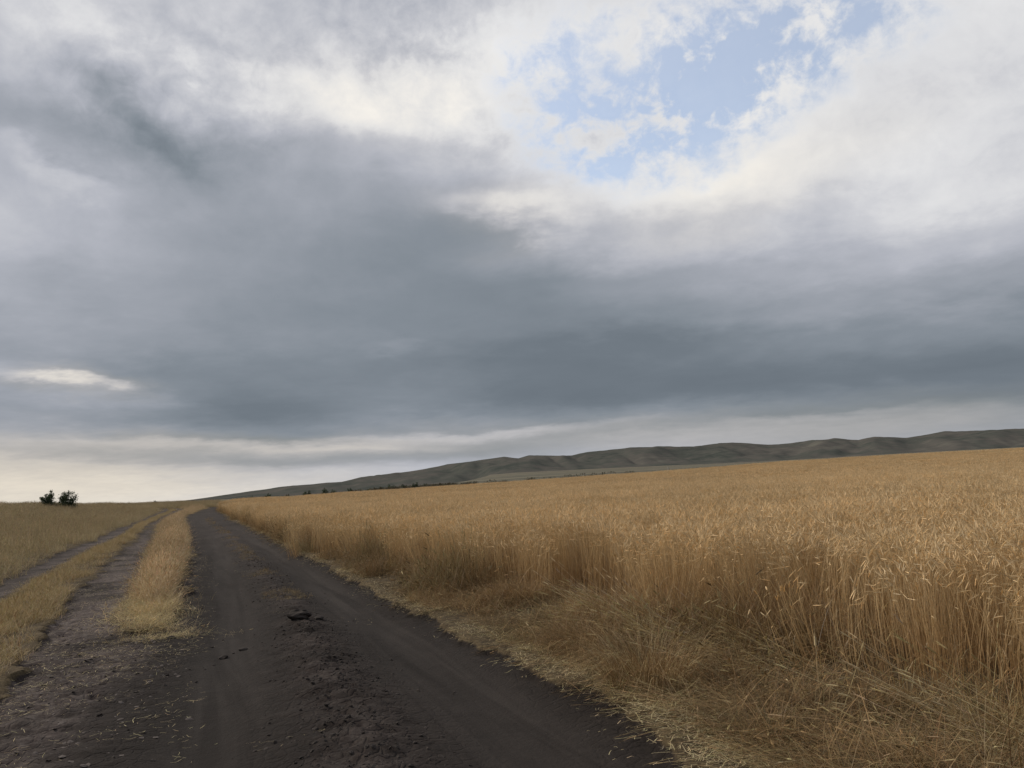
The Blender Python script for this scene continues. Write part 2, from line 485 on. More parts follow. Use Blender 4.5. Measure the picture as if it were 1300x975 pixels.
def earth_material():
    m, t, out = material('earth')
    pos = t.n('ShaderNodeNewGeometry').outputs['Position']
    z = attr(t, 'zone').outputs['Color']
    sp_ = t.n('ShaderNodeSeparateColor')
    t.put(sp_.inputs[0], z)
    soil, dry, worn = sp_.outputs[0], sp_.outputs[1], sp_.outputs[2]
    stretch = t.vec('MULTIPLY', t.vec('ADD', pos, t.xyz(t.math('MULTIPLY', t_y(t, pos), 0.4), 0.0, 0.0)), (1.6, 0.10, 1.0))
    n_l = t.noise(pos, 0.5, 4, 0.6)
    n_m = t.noise(pos, 4.0, 6, 0.65, 0.3)
    n_s = t.noise(pos, 28.0, 5, 0.7)
    n_t = t.noise(stretch, 2.0, 5, 0.6, 0.6)
    black = t.ramp(t.math('ADD', t.math('MULTIPLY', n_m, 0.6), t.math('MULTIPLY', n_s, 0.4)),
                   [(0.30, (0.011, 0.0082, 0.0068)), (0.52, (0.019, 0.0142, 0.0118)), (0.72, (0.043, 0.034, 0.0285))])
    rub = t.ramp(n_t, [(0.38, (0.020, 0.016, 0.0138)), (0.62, (0.050, 0.042, 0.0372))])
    black = t.mix(t.math('MULTIPLY', worn, 0.7), black, rub)
    pale = t.ramp(t.math('ADD', t.math('MULTIPLY', n_m, 0.5), t.math('MULTIPLY', n_s, 0.5)),
                  [(0.34, (0.040, 0.030, 0.0275)), (0.52, (0.088, 0.068, 0.062)), (0.70, (0.20, 0.165, 0.15))])
    chip = t.n('ShaderNodeTexVoronoi')
    t.put(chip.inputs['Vector'], t.vec('ADD', t.vec('MULTIPLY', pos, (1.0, 1.3, 1.0)), t.vec('SCALE', t.noise(pos, 9, 2, 0.5, 0, True), 0.10)))
    chip.inputs['Scale'].default_value = 17.0
    cs = t.n('ShaderNodeSeparateColor')
    t.put(cs.inputs[0], chip.outputs['Color'])
    pale = t.mix(t.math('MULTIPLY', t.remap(cs.outputs[0], 0.55, 1.0), 0.55), pale, (0.20, 0.17, 0.15))
    dirt = t.mix(dry, black, pale)
    thatch = t.ramp(t.math('ADD', t.math('MULTIPLY', n_m, 0.55), t.math('MULTIPLY', n_s, 0.45)),
                    [(0.30, (0.035, 0.026, 0.017)), (0.5, (0.085, 0.062, 0.035)), (0.72, (0.20, 0.15, 0.08))])
    cover = t.remap(t.math('ADD', soil, t.math('MULTIPLY', t.math('SUBTRACT', n_m, 0.5), 0.5)), 0.35, 0.6)
    near = t.mix(cover, thatch, dirt)
    # beyond the wheat the plain is stubble and dull green pasture in long strips
    sx = t.n('ShaderNodeSeparateXYZ')
    t.put(sx.inputs[0], pos)
    dist = t.vec('LENGTH', pos)
    bands = t.noise(t.vec('MULTIPLY', pos, (0.0005, 0.0065, 0)), 1.0, 2, 0.5, 0.2)
    plain = t.ramp(bands, [(0.40, (0.085, 0.086, 0.062)), (0.46, (0.15, 0.13, 0.09)), (0.54, (0.19, 0.165, 0.115)), (0.60, (0.10, 0.098, 0.07))])
    colr = t.mix(t.remap(dist, 330, 420), near, plain)
    b = t.n('ShaderNodeBsdfPrincipled')
    t.put(b.inputs['Base Color'], colr)
    b.inputs['Roughness'].default_value = 0.95
    b.inputs['Specular IOR Level'].default_value = 0.15
    vor = t.n('ShaderNodeTexVoronoi', feature='DISTANCE_TO_EDGE')
    t.put(vor.inputs['Vector'], t.vec('ADD', pos, t.vec('SCALE', t.noise(pos, 6, 3, 0.6, 0, True), 0.12)))
    vor.inputs['Scale'].default_value = 9.0
    crack = t.remap(vor.outputs['Distance'], 0.0, 0.12)
    hgt = t.math('ADD', t.math('MULTIPLY', n_s, 0.6), t.math('MULTIPLY', n_m, 0.9))
    hgt = t.math('ADD', hgt, t.math('MULTIPLY', t.math('MULTIPLY', crack, 0.5), t.math('SUBTRACT', 1.0, worn)))
    bump = t.n('ShaderNodeBump')
    bump.inputs['Strength'].default_value = 0.6
    bump.inputs['Distance'].default_value = 0.03
    t.put(bump.inputs['Height'], hgt)
    t.t.links.new(bump.outputs[0], b.inputs['Normal'])
    t.t.links.new(b.outputs[0], out.inputs[0])
    return m


MAT_EARTH = earth_material()


def hill_material():
    m, t, out = material('hill_pasture')
    pos = t.n('ShaderNodeNewGeometry').outputs['Position']
    n1 = t.noise(pos, 0.006, 5, 0.6, 0.4)
    n2 = t.noise(pos, 0.03, 5, 0.65)
    f = t.math('ADD', t.math('MULTIPLY', n1, 0.6), t.math('MULTIPLY', n2, 0.4))
    cc = t.ramp(f, [(0.36, (0.062, 0.070, 0.063)), (0.48, (0.094, 0.096, 0.085)), (0.56, (0.112, 0.104, 0.094)), (0.66, (0.135, 0.132, 0.112))])
    b = t.n('ShaderNodeBsdfDiffuse')
    t.put(b.inputs[0], cc)
    t.t.links.new(b.outputs[0], out.inputs[0])
    return m


MAT_HILL = hill_material()


def simple_material(name, a, b_, scale, rough=0.9, bump=0.4, dist=0.01):
    m, t, out = material(name)
    pos = t.n('ShaderNodeTexCoord').outputs['Object']
    n = t.noise(pos, scale, 6, 0.65)
    p = t.n('ShaderNodeBsdfPrincipled')
    t.put(p.inputs['Base Color'], t.ramp(n, [(0.3, a), (0.7, b_)]))
    p.inputs['Roughness'].default_value = rough
    p.inputs['Specular IOR Level'].default_value = 0.15
    bp = t.n('ShaderNodeBump')
    bp.inputs['Strength'].default_value = bump
    bp.inputs['Distance'].default_value = dist
    t.put(bp.inputs['Height'], n)
    t.t.links.new(bp.outputs[0], p.inputs['Normal'])
    t.t.links.new(p.outputs[0], out.inputs[0])
    return m


MAT_CLOD = simple_material('dry_clod', (0.016, 0.0125, 0.0105), (0.085, 0.071, 0.063), 1.2)
MAT_FLAKE = simple_material('dry_flake', (0.075, 0.06, 0.055), (0.17, 0.145, 0.13), 1.5)
MAT_BARK = simple_material('bark', (0.03, 0.024, 0.018), (0.09, 0.07, 0.05), 14)
MAT_POST = simple_material('concrete', (0.34, 0.32, 0.28), (0.5, 0.47, 0.42), 6)


# ------------------------------------------------------------------ object helpers
def tag(o, label=None, cat=None, group=None, kind=None):
    for k, v in (('label', label), ('category', cat), ('group', group), ('kind', kind)):
        if v:
            o[k] = v
    return o


def mesh_np(name, v, f, mat=None, tint=None, smooth=False):
    """v (n,3); f list of faces or an int array (m,3|4)"""
    me = bpy.data.meshes.new(name)
    v = np.asarray(v, np.float32)
    if isinstance(f, np.ndarray):
        k = f.shape[1]
        me.vertices.add(len(v))
        me.vertices.foreach_set('co', v.ravel())
        me.loops.add(f.size)
        me.loops.foreach_set('vertex_index', f.ravel().astype(np.int32))
        me.polygons.add(len(f))
        me.polygons.foreach_set('loop_start', np.arange(0, f.size, k, dtype=np.int32))
        me.update(calc_edges=True)
    else:
        me.from_pydata(v.tolist(), [], f)
    if tint is not None:
        a = me.attributes.new('tint', 'FLOAT_COLOR', 'POINT')
        q = np.ones((len(v), 4), np.float32)
        q[:, :3] = tint
        a.data.foreach_set('color', q.ravel())
    if smooth:
        me.polygons.foreach_set('use_smooth', np.ones(len(me.polygons), bool))
    if mat:
        me.materials.append(mat)
    me.validate()
    return me


def obj(name, me, parent=None, loc=(0, 0, 0), link=True):
    o = bpy.data.objects.new(name, me)
    if link:
        col.objects.link(o)
    o.location = loc
    if parent:
        o.parent = parent
    return o


class Blades:
    """gathers ribbons, ears and leaves of one clump"""
    def __init__(self):
        self.v, self.f, self.t, self.n = [], [], [], 0

    def add(self, v, f, t):
        v = np.asarray(v, float)
        self.v.append(v)
        t = np.asarray(t, float)
        self.t.append(np.broadcast_to(t, v.shape) if t.ndim == 1 else t)
        self.f.extend([tuple(i + self.n for i in q) for q in f])
        self.n += len(v)

    def ribbon(self, pts, w, tint, tint2=None, tip=0.3, ang=None):
        p = np.asarray(pts, float)
        k = len(p)
        a = rng.uniform(0, 2 * math.pi) if ang is None else ang
        side = np.array([math.cos(a), math.sin(a), 0.0])
        ww = np.linspace(1, tip, k)[:, None] * w / 2
        v = np.empty((2 * k, 3))
        v[0::2], v[1::2] = p - side * ww, p + side * ww
        t0 = np.asarray(tint, float)
        t1 = t0 if tint2 is None else np.asarray(tint2, float)
        tt = np.repeat(t0 + (t1 - t0) * np.linspace(0, 1, k)[:, None], 2, axis=0)
        self.add(v, [(2 * i, 2 * i + 1, 2 * i + 3, 2 * i + 2) for i in range(k - 1)], tt)

    def ear(self, base, direction, length, rad, tint, awns=4, awn_len=0.06):
        d = np.asarray(direction, float)
        d /= np.linalg.norm(d)
        a = np.cross(d, [0.3, 0.5, 0.8])
        a /= np.linalg.norm(a)
        b = np.cross(d, a)
        v = [base]
        for fr, rr in ((0.22, 1.0), (0.75, 0.85)):
            for q in (a, b * 0.7, -a, -b * 0.7):
                v.append(base + d * length * fr + q * rad * rr)
        v.append(base + d * length)
        f = []
        for i in range(4):
            j = (i + 1) % 4
            f += [(0, 1 + j, 1 + i), (1 + i, 1 + j, 5 + j, 5 + i), (5 + i, 5 + j, 9)]
        self.add(v, f, tint)
        for _ in range(awns):
            fr = rng.uniform(0.3, 1.0)
            o_ = base + d * length * fr
            dd = d + rng.normal(0, 0.28, 3)
            dd /= np.linalg.norm(dd)
            sd = np.cross(dd, rng.normal(0, 1, 3))
            sd /= np.linalg.norm(sd)
            self.add([o_ - sd * 0.0009, o_ + sd * 0.0009, o_ + dd * awn_len * rng.uniform(0.7, 1.2)], [(0, 1, 2)], np.asarray(tint) * 1.05)

    def mesh(self, name, mat):
        return mesh_np(name, np.vstack(self.v), self.f, mat, np.vstack(self.t))


def arc(base, az_, lean, length, bend, k=5):
    """points of a stem that leaves the ground leaning and droops on its way"""
    p = [np.asarray(base, float)]
    th = lean
    for i in range(k - 1):
        st = length / (k - 1)
        p.append(p[-1] + st * np.array([math.cos(az_) * math.sin(th), math.sin(az_) * math.sin(th), math.cos(th)]))
        th += bend / (k - 1)
    return p


def shade(base, var=0.2):
    return np.asarray(base) * rng.uniform(1 - var, 1 + var) * (1 + rng.normal(0, 0.04, 3))


# ------------------------------------------------------------------ scatter by geometry nodes (only for uncountable growth)
def scatter(name, pts, rots, scales, idx, protos, label, cat):
    pc = bpy.data.collections.new(name + '_source')
    for i, me in enumerate(protos):
        pc.objects.link(bpy.data.objects.new('%s_clump_%02d' % (name, i), me))
    me = bpy.data.meshes.new(name)
    n = len(pts)
    me.vertices.add(n)
    me.vertices.foreach_set('co', np.asarray(pts, np.float32).ravel())
    for an, ty, data in (('spin', 'FLOAT_VECTOR', rots), ('size', 'FLOAT_VECTOR', scales)):
        a = me.attributes.new(an, ty, 'POINT')
        a.data.foreach_set('vector', np.asarray(data, np.float32).ravel())
    a = me.attributes.new('pick', 'INT', 'POINT')
    a.data.foreach_set('value', np.asarray(idx, np.int32))
    me.update()
    o = obj(name, me)
    tag(o, label, cat, kind='stuff')
    g = bpy.data.node_groups.new(name + '_scatter', 'GeometryNodeTree')
    g.interface.new_socket('Geometry', in_out='INPUT', socket_type='NodeSocketGeometry')
    g.interface.new_socket('Geometry', in_out='OUTPUT', socket_type='NodeSocketGeometry')
    gi, go = g.nodes.new('NodeGroupInput'), g.nodes.new('NodeGroupOutput')
    ci = g.nodes.new('GeometryNodeCollectionInfo')
    ci.inputs['Collection'].default_value = pc
    ci.inputs['Separate Children'].default_value = True
    ci.inputs['Reset Children'].default_value = True
    ip = g.nodes.new('GeometryNodeInstanceOnPoints')
    ip.inputs['Pick Instance'].default_value = True

    def na(nm, ty):
        q = g.nodes.new('GeometryNodeInputNamedAttribute')
        q.data_type = ty
        q.inputs['Name'].default_value = nm
        return q.outputs['Attribute']
    e2r = g.nodes.new('FunctionNodeEulerToRotation')
    L = g.links.new
    L(na('spin', 'FLOAT_VECTOR'), e2r.inputs[0])
    L(gi.outputs[0], ip.inputs['Points'])
    L(ci.outputs[0], ip.inputs['Instance'])
    L(na('pick', 'INT'), ip.inputs['Instance Index'])
    L(e2r.outputs[0], ip.inputs['Rotation'])
    L(na('size', 'FLOAT_VECTOR'), ip.inputs['Scale'])
    L(ip.outputs[0], go.inputs[0])
    md = o.modifiers.new('scatter', 'NODES')
    md.node_group = g
    return o


def polar_points(n, r0, r1, a0, a1):
    """n points spread evenly over a sector of the field"""
    r = np.sqrt(rng.uniform(r0 * r0, r1 * r1, n))
    a = np.radians(rng.uniform(a0, a1, n))
    return r * np.sin(a), r * np.cos(a)


def place(x, y, sink=0.0, fine=False):
    return np.stack([x, y, height(x, y, fine) - sink], 1)


def spins(n, tilt=0.05):
    return np.stack([rng.normal(0, tilt, n), rng.normal(0, tilt, n), rng.uniform(0, 2 * math.pi, n)], 1)


def sizes(n, lo, hi, zlo=None, zhi=None):
    a = rng.uniform(lo, hi, n)
    b = a if zlo is None else rng.uniform(zlo, zhi, n)
    return np.stack([a, a, b], 1)


# ------------------------------------------------------------------ ground, road and track: one graded sheet, split along the soil edges
def graded(lo, hi, c0, c1, step, grow):
    q = list(np.arange(c0, c1, step))
    a, st = c1, step
    while a < hi:
        q.append(a)
        st = max(step, (a - c1) * grow + step)
        a += st
    q.append(hi)
    b, st = c0, step
    while b > lo:
        st = max(step, (c0 - b) * grow + step)
        b -= st
        q.append(max(b, lo))
    return np.unique(np.round(np.array(q), 4))


gx = graded(-6500, 6500, -6.2, 2.6, 0.045, 0.021)
gy = graded(-300, 6500, 4.0, 10.0, 0.045, 0.019)
GX, GY = np.meshgrid(gx, gy)
GZ = height(GX, GY)
road, track, ra, wheel, ridge, u = zones(GX, GY)
soil = np.maximum(road, track)
leftish = sstep(0.15, -0.10, u) * road
dry = np.clip(ra * (1 - road) + track * (1 - road) * 0.8 + leftish * 0.75 + ridge * 0.28 + 0.25 * sstep(14, 40, GY) * soil, 0, 1)
dry = dry * np.clip(0.75 + 1.2 * fbm(GX * 1.2, GY * 1.2, 3, 77), 0.1, 1)
nxg, nyg = len(gx), len(gy)
I = np.arange(nxg * nyg).reshape(nyg, nxg)
quads = np.stack([I[:-1, :-1], I[:-1, 1:], I[1:, 1:], I[1:, :-1]], -1).reshape(-1, 4)
V = np.stack([GX, GY, GZ], -1).reshape(-1, 3)
ZONE = np.stack([soil, dry, wheel, np.ones_like(soil)], -1).reshape(-1, 4).astype(np.float32)
cr = road.ravel()[quads].mean(1) > 0.5
ct = (track.ravel()[quads].mean(1) > 0.5) & ~cr
for nm, sel in (('ground', ~(cr | ct)), ('dirt_road', cr), ('farm_track', ct)):
    fq = quads[sel]
    used, inv = np.unique(fq, return_inverse=True)
    me = mesh_np(nm, V[used], inv.reshape(fq.shape), MAT_EARTH, smooth=True)
    a = me.attributes.new('zone', 'FLOAT_COLOR', 'POINT')
    a.data.foreach_set('color', ZONE[used].ravel())
    o = obj(nm, me)
    o['kind'] = 'structure'

# ------------------------------------------------------------------ hills
RIDGE = [(-40, -0.3), (-23.98, -0.113), (-20.74, 0.165), (-18.61, 0.385), (-15.44, 0.624), (-12.22, 0.730), (-10.87, 0.989), (-7.54, 1.235), (-4.42, 1.606), (-2.52, 1.788), (-0.83, 1.924), (0.17, 1.761), (0.96, 1.942), (2.53, 1.831), (3.92, 1.728), (5.04, 1.889), (6.71, 1.990), (8.10, 2.077), (9.84, 2.002), (11.62, 1.842), (12.42, 1.794), (13.22, 1.881), (14.14, 2.014), (15.08, 2.009), (16.11, 1.862), (17.38, 1.701), (18.65, 1.699), (19.65, 1.738), (20.65, 1.803), (21.63, 1.814), (22.34, 1.739), (23.05, 1.639), (24.01, 1.777), (24.93, 1.711), (25.83, 1.596), (26.97, 1.664), (28.08, 1.730), (29.79, 1.697), (32.26, 1.600), (36, 1.7), (42, 1.3), (50, 1.5), (70, 0.5)]

ha = np.arange(-26, 60, 0.09)
hr = np.concatenate([np.linspace(2100, 3150, 74), np.linspace(3180, 4200, 12)])
HA, HR = np.meshgrid(ha, hr)
HX, HY = HR * np.sin(np.radians(HA)), HR * np.cos(np.radians(HA))
e_r = np.interp(HA, [p[0] for p in RIDGE], [p[1] for p in RIDGE])
zc = 1.6 + 3150 * np.tan(np.radians(e_r))
zb = macro(2100 * np.sin(np.radians(HA)), 2100 * np.cos(np.radians(HA)))
t = (HR - 2100) / 1050
along = np.radians(HA) * 2700
gully = np.abs(fbm((along + 120 * fbm(HX / 300, HY / 300, 2, 90)) / 170, t * 0.9, 3, 91)) * 2.0
spur = fbm(along / 95 + 2.5 * t, t * 1.6, 4, 95)
rise = np.clip(t, 0, 1)
prof = sstep(0.0, 1.0, rise) ** 0.9
body = prof + (0.25 * (gully - 0.35) + 0.17 * spur) * 4 * rise * (1 - rise) * 0.8
HZ = zb - 4 + np.maximum(zc - zb + 4, 0) * np.where(t <= 1, body, 1 - 0.5 * (t - 1))
HZ = HZ + 1.6 * fbm(HX / 40, HY / 40, 3, 99) * rise
k = np.arange(HA.size).reshape(HA.shape)
hq = np.stack([k[:-1, :-1], k[:-1, 1:], k[1:, 1:], k[1:, :-1]], -1).reshape(-1, 4)
hills = obj('hills', mesh_np('hills', np.stack([HX, HY, HZ], -1).reshape(-1, 3), hq, MAT_HILL, smooth=True))
hills['kind'] = 'structure'

# ------------------------------------------------------------------ wheat
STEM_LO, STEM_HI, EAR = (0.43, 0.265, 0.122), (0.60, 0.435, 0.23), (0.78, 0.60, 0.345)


def wheat_clump(i, n=38, rad=0.20, leafy=0.6):
    b = Blades()
    wind = rng.uniform(0, 2 * math.pi)
    for _ in range(n):
        rr, aa = rad * math.sqrt(rng.random()), rng.uniform(0, 2 * math.pi)
        base = (rr * math.cos(aa), rr * math.sin(aa), -0.03)
        L = rng.normal(0.90, 0.075)
        d = rng.normal(wind, 0.8)
        lean = abs(rng.normal(0.05, 0.06))
        tone = rng.uniform(0.75, 1.25)
        pts = arc(base, d, lean, L, rng.uniform(0.05, 0.35), 5)
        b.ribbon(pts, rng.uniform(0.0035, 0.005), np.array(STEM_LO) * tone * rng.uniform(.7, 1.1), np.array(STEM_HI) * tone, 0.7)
        tip = pts[-1]
        dirn = np.asarray(pts[-1]) - np.asarray(pts[-2])
        nod = rng.choice([0.3, 0.8, 1.6], p=[0.35, 0.4, 0.25])
        dirn = dirn / np.linalg.norm(dirn) + nod * np.array([math.cos(d), math.sin(d), -0.35 * nod])
        b.ear(np.asarray(tip), dirn, rng.uniform(0.065, 0.095), rng.uniform(0.0038, 0.0054), np.array(EAR) * tone * rng.uniform(0.9, 1.1), 4, 0.06)
        if rng.random() < leafy:
            h = rng.uniform(0.25, 0.7)
            q = pts[0] + (np.asarray(pts[-1]) - pts[0]) * h
            b.ribbon(arc(q, rng.uniform(0, 6.28), rng.uniform(0.4, 1.0), rng.uniform(0.12, 0.25), rng.uniform(1.2, 2.2), 4),
                     rng.uniform(0.005, 0.009), shade((0.38, 0.26, 0.12)), shade((0.46, 0.33, 0.16)), 0.2)
    return b.mesh('wheat_clump', MAT_WHEAT)


def wheat_tile(i, n=150, half=0.62):
    b = Blades()
    for _ in range(n):
        base = np.array([rng.uniform(-half, half), rng.uniform(-half, half), 0.1])
        d = rng.uniform(0, 6.28)
        tone = rng.uniform(0.72, 1.28)
        pts = arc(base, d, abs(rng.normal(0.05, 0.07)), rng.normal(0.80, 0.075), rng.uniform(0.05, 0.4), 3)
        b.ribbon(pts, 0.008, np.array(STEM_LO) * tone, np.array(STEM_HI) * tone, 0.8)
        dirn = np.array([math.cos(d), math.sin(d), rng.uniform(-0.4, 1.2)])
        b.ear(pts[-1], dirn, 0.10, 0.012, np.array(EAR) * tone, 0)
    return b.mesh('wheat_tile', MAT_WHEAT)


def wheat_edge(y):
    return line(np.clip(y, -20, 220), WHEAT)


protos = [wheat_clump(i) for i in range(12)]
xs, ys, den = [], [], []
for (r0, r1, a0, a1, dens) in ((2.5, 9, -10, 62, 15), (9, 22, -24, 50, 12), (22, 45, -26, 44, 9.5), (45, 80, -27, 42, 7.5)):
    area = 0.5 * (r1 * r1 - r0 * r0) * math.radians(a1 - a0)
    x, y = polar_points(int(area * dens), r0, r1, a0, a1)
    xs.append(x), ys.append(y)
x, y = np.concatenate(xs), np.concatenate(ys)
edge = x - wheat_edge(y) + 0.75 * fbm(x * 0.9, y * 0.9, 3, 101)
keep = ((edge > 0) & ((edge > 0.5) | (rng.random(len(x)) < 0.7))) | ((edge > -0.55) & (y < 30) & (rng.random(len(x)) < 0.10))
x, y, edge = x[keep], y[keep], edge[keep]
n = len(x)
rot = spins(n, 0.035)
hz = 1.0 + 0.16 * fbm(x / 2.2, y / 2.2, 3, 111)
hz = hz * (0.90 + 0.10 * sstep(0.0, 0.6, edge))
sc = np.stack([np.ones(n), np.ones(n), hz * rng.uniform(0.95, 1.06, n)], 1)
# lodged stalks: near the edge a part of the crop leans out over the verge
lean = (edge < 0.45) & (rng.random(n) < np.where(edge < 0, 0.7, 0.15))
rot[lean, 1] += -rng.uniform(0.12, 0.55, lean.sum())
rot[lean, 2] = rng.normal(0, 0.35, lean.sum())
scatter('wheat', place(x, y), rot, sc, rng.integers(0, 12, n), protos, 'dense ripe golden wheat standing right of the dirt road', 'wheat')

tiles = [wheat_tile(i) for i in range(8)]
area = 0.5 * (345 ** 2 - 78 ** 2) * math.radians(72)
x, y = polar_points(int(area * 0.95), 78, 345, -27, 45)
keep = (x - wheat_edge(y) > 0.3) & (y < 330 + 10 * fbm(x / 40, x * 0, 2, 5))
x, y = x[keep], y[keep]
n = len(x)
sc = sizes(n, 1.0, 1.25, 0.9, 1.1)
sc[:, 2] *= 1.0 + 0.2 * fbm(x / 9, y / 9, 3, 113)
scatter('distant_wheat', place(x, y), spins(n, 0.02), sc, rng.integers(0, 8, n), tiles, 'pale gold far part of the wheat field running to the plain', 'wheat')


# ------------------------------------------------------------------ grasses
def grass_clump(n, rad, hlo, hhi, tones, seed_p=0.25, lean=0.35, bend=0.9, w=0.004):
    b = Blades()
    for _ in range(n):
        rr, aa = rad * math.sqrt(rng.random()), rng.uniform(0, 6.28)
        base = (rr * math.cos(aa), rr * math.sin(aa), -0.02)
        tone = shade(tones[rng.integers(len(tones))], 0.25)
        L = rng.uniform(hlo, hhi)
        pts = arc(base, rng.uniform(0, 6.28), abs(rng.normal(0, lean)), L, abs(rng.normal(bend * 0.5, bend * 0.4)), 4)
        b.ribbon(pts, rng.uniform(0.7, 1.3) * w, tone * 0.9, tone * 1.15, 0.25)
        if rng.random() < seed_p:
            d = pts[-1] - pts[-2]
            b.ear(pts[-1] - d * 0.2, d, rng.uniform(0.05, 0.09), 0.005, tone * 1.2, 0)
    return b


OLIVE = [(0.36, 0.29, 0.165), (0.42, 0.335, 0.195), (0.52, 0.41, 0.25), (0.33, 0.245, 0.145), (0.28, 0.245, 0.11)]
TAN = [(0.56, 0.435, 0.26), (0.46, 0.335, 0.185), (0.66, 0.525, 0.33), (0.38, 0.265, 0.14)]
YELLOW = [(0.46, 0.355, 0.205), (0.37, 0.28, 0.15), (0.56, 0.445, 0.265), (0.30, 0.24, 0.105), (0.35, 0.235, 0.11)]
RUST = [(0.34, 0.215, 0.098), (0.27, 0.165, 0.074), (0.43, 0.285, 0.135), (0.21, 0.14, 0.065)]
HAY = [(0.58, 0.46, 0.245), (0.47, 0.36, 0.18), (0.66, 0.54, 0.31), (0.40, 0.31, 0.15), (0.34, 0.28, 0.125)]

DULL = [(0.24, 0.165, 0.08), (0.18, 0.12, 0.056), (0.30, 0.215, 0.105), (0.14, 0.10, 0.046)]

# left meadow
pm = [grass_clump(46, 0.24, 0.3, 0.68, OLIVE, 0.3, 0.25, 0.7, 0.006).mesh('meadow_clump', MAT_GRASS) for _ in range(8)]
xs, ys = [], []
for (r0, r1, dens) in ((8, 30, 11), (30, 70, 6.5), (70, 190, 2.6)):
    area = 0.5 * (r1 * r1 - r0 * r0) * math.radians(32)
    x, y = polar_points(int(area * dens), r0, r1, -52, -20)
    xs.append(x), ys.append(y)
x, y = np.concatenate(xs), np.concatenate(ys)
d = line(np.clip(y, -20, 140), RUT_B_L) - x + 0.4 * fbm(x, y, 3, 121)
beyond = (y > 128) & (x < wheat_edge(y) - 0.5)
keep = (d > 0.02) & ((d > 0.8) | (rng.random(len(x)) < 0.6)) | beyond
x, y, d, beyond = x[keep], y[keep], d[keep], beyond[keep]
n = len(x)
sc = sizes(n, 0.9, 1.3)
rr = np.hypot(x, y)
sc[:, 0] *= 1 + 0.9 * sstep(50, 100, rr)
sc[:, 1] *= 1 + 0.9 * sstep(50, 100, rr)
sc[:, 2] *= (0.45 + 0.55 * sstep(0, 1.6, np.maximum(d, beyond * 2))) * (1 + 0.5 * fbm(x / 3, y / 3, 3, 123))
scatter('meadow_grass', place(x, y), spins(n), sc, rng.integers(0, 8, n), pm, 'olive and tan rough grass covering the left meadow', 'grass')

# tall dry grass strip between the main road and the left track, thinning to a pale tip
pt = [grass_clump(46, 0.17, 0.30, 0.72, TAN, 0.35, 0.28, 1.0, 0.0045).mesh('strip_clump', MAT_GRASS) for _ in range(6)]
pl = [grass_clump(40, 0.18, 0.12, 0.34, HAY, 0.1, 0.8, 1.4, 0.004).mesh('strip_low_clump', MAT_GRASS) for _ in range(6)]
hay_tip = [grass_clump(22, 0.22, 0.12, 0.40, HAY[:3], 0.1, 1.3, 0.6, 0.0042).mesh('strip_hay', MAT_GRASS) for _ in range(4)]
m = 9000
y = 9.7 + 125 * rng.random(m) ** 1.7
L, Rr = line(y, STRIP_L), line(y, ROAD_L)
f = rng.random(m)
inset = np.where(y < 40, 0.26, 0.12)
x = L + inset + np.maximum(Rr - L - 2 * inset, 0.05) * f + np.clip(rng.normal(0, 0.05 + 0.12 * (y < 14), m), -.25, .25)
keep = (y > 9.9 + 2.6 * rng.random(m) ** 1.3) & (0.36 + 1.3 * fbm(x * 1.6, y * 0.9, 3, 133) > rng.random(m) * 0.9)
x, y, f = x[keep], y[keep], f[keep]
n = len(x)
tall = sstep(11.3, 17.0, y + rng.normal(0, 0.9, n)) * (1 - 0.8 * np.abs(2 * f - 1.15) ** 1.6)
tall = np.clip(tall, 0, 1)
hz = (0.25 + 0.70 * tall) * (1 + 0.5 * fbm(x, y, 3, 131))
idx = np.where(rng.random(n) < tall, rng.integers(0, 6, n), rng.integers(6, 12, n))
hay_ = rng.random(n) < 0.65 * sstep(14.5, 11.0, y) + 0.10
idx = np.where(hay_, rng.integers(12, 16, n), idx)
x = x + np.where(hay_ & (y < 14), rng.normal(0, 0.22, n), 0)
scatter('strip_grass', place(x, y), spins(n, 0.1), np.stack([np.ones(n), np.ones(n), np.clip(hz, .15, 1.3)], 1), idx, pt + pl + hay_tip,
        'tall straw coloured grass strip between the road and the left track', 'grass')

# low yellow green grass between the two ruts of the left track
py_ = [grass_clump(44, 0.19, 0.10, 0.36, YELLOW, 0.15, 0.4, 1.0, 0.0045).mesh('median_clump', MAT_GRASS) for _ in range(6)]
m = 8500
y = 4 + 120 * rng.random(m) ** 1.7
L, Rr = line(y, RUT_B_R), line(y, RUT_A_L)
f = rng.random(m)
x = L + 0.16 + (Rr - L - 0.42) * f + rng.normal(0, 0.06, m)
keep = 0.42 + 1.2 * fbm(x * 1.4, y * 0.8, 3, 143) > rng.random(m) * 0.9
x, y, f = x[keep], y[keep], f[keep]
n = len(x)
hz = (0.25 + 0.75 * (1 - np.abs(2 * f - 1.1) ** 2) * (0.55 + 0.45 * f)) * (1 + 0.6 * fbm(x, y, 3, 141))
scatter('median_grass', place(x, y), spins(n, 0.1), np.stack([np.ones(n), np.ones(n), np.clip(hz, .2, 1.4)], 1), rng.integers(0, 6, n), py_,
        'low yellow green grass between the two ruts of the left track', 'grass')

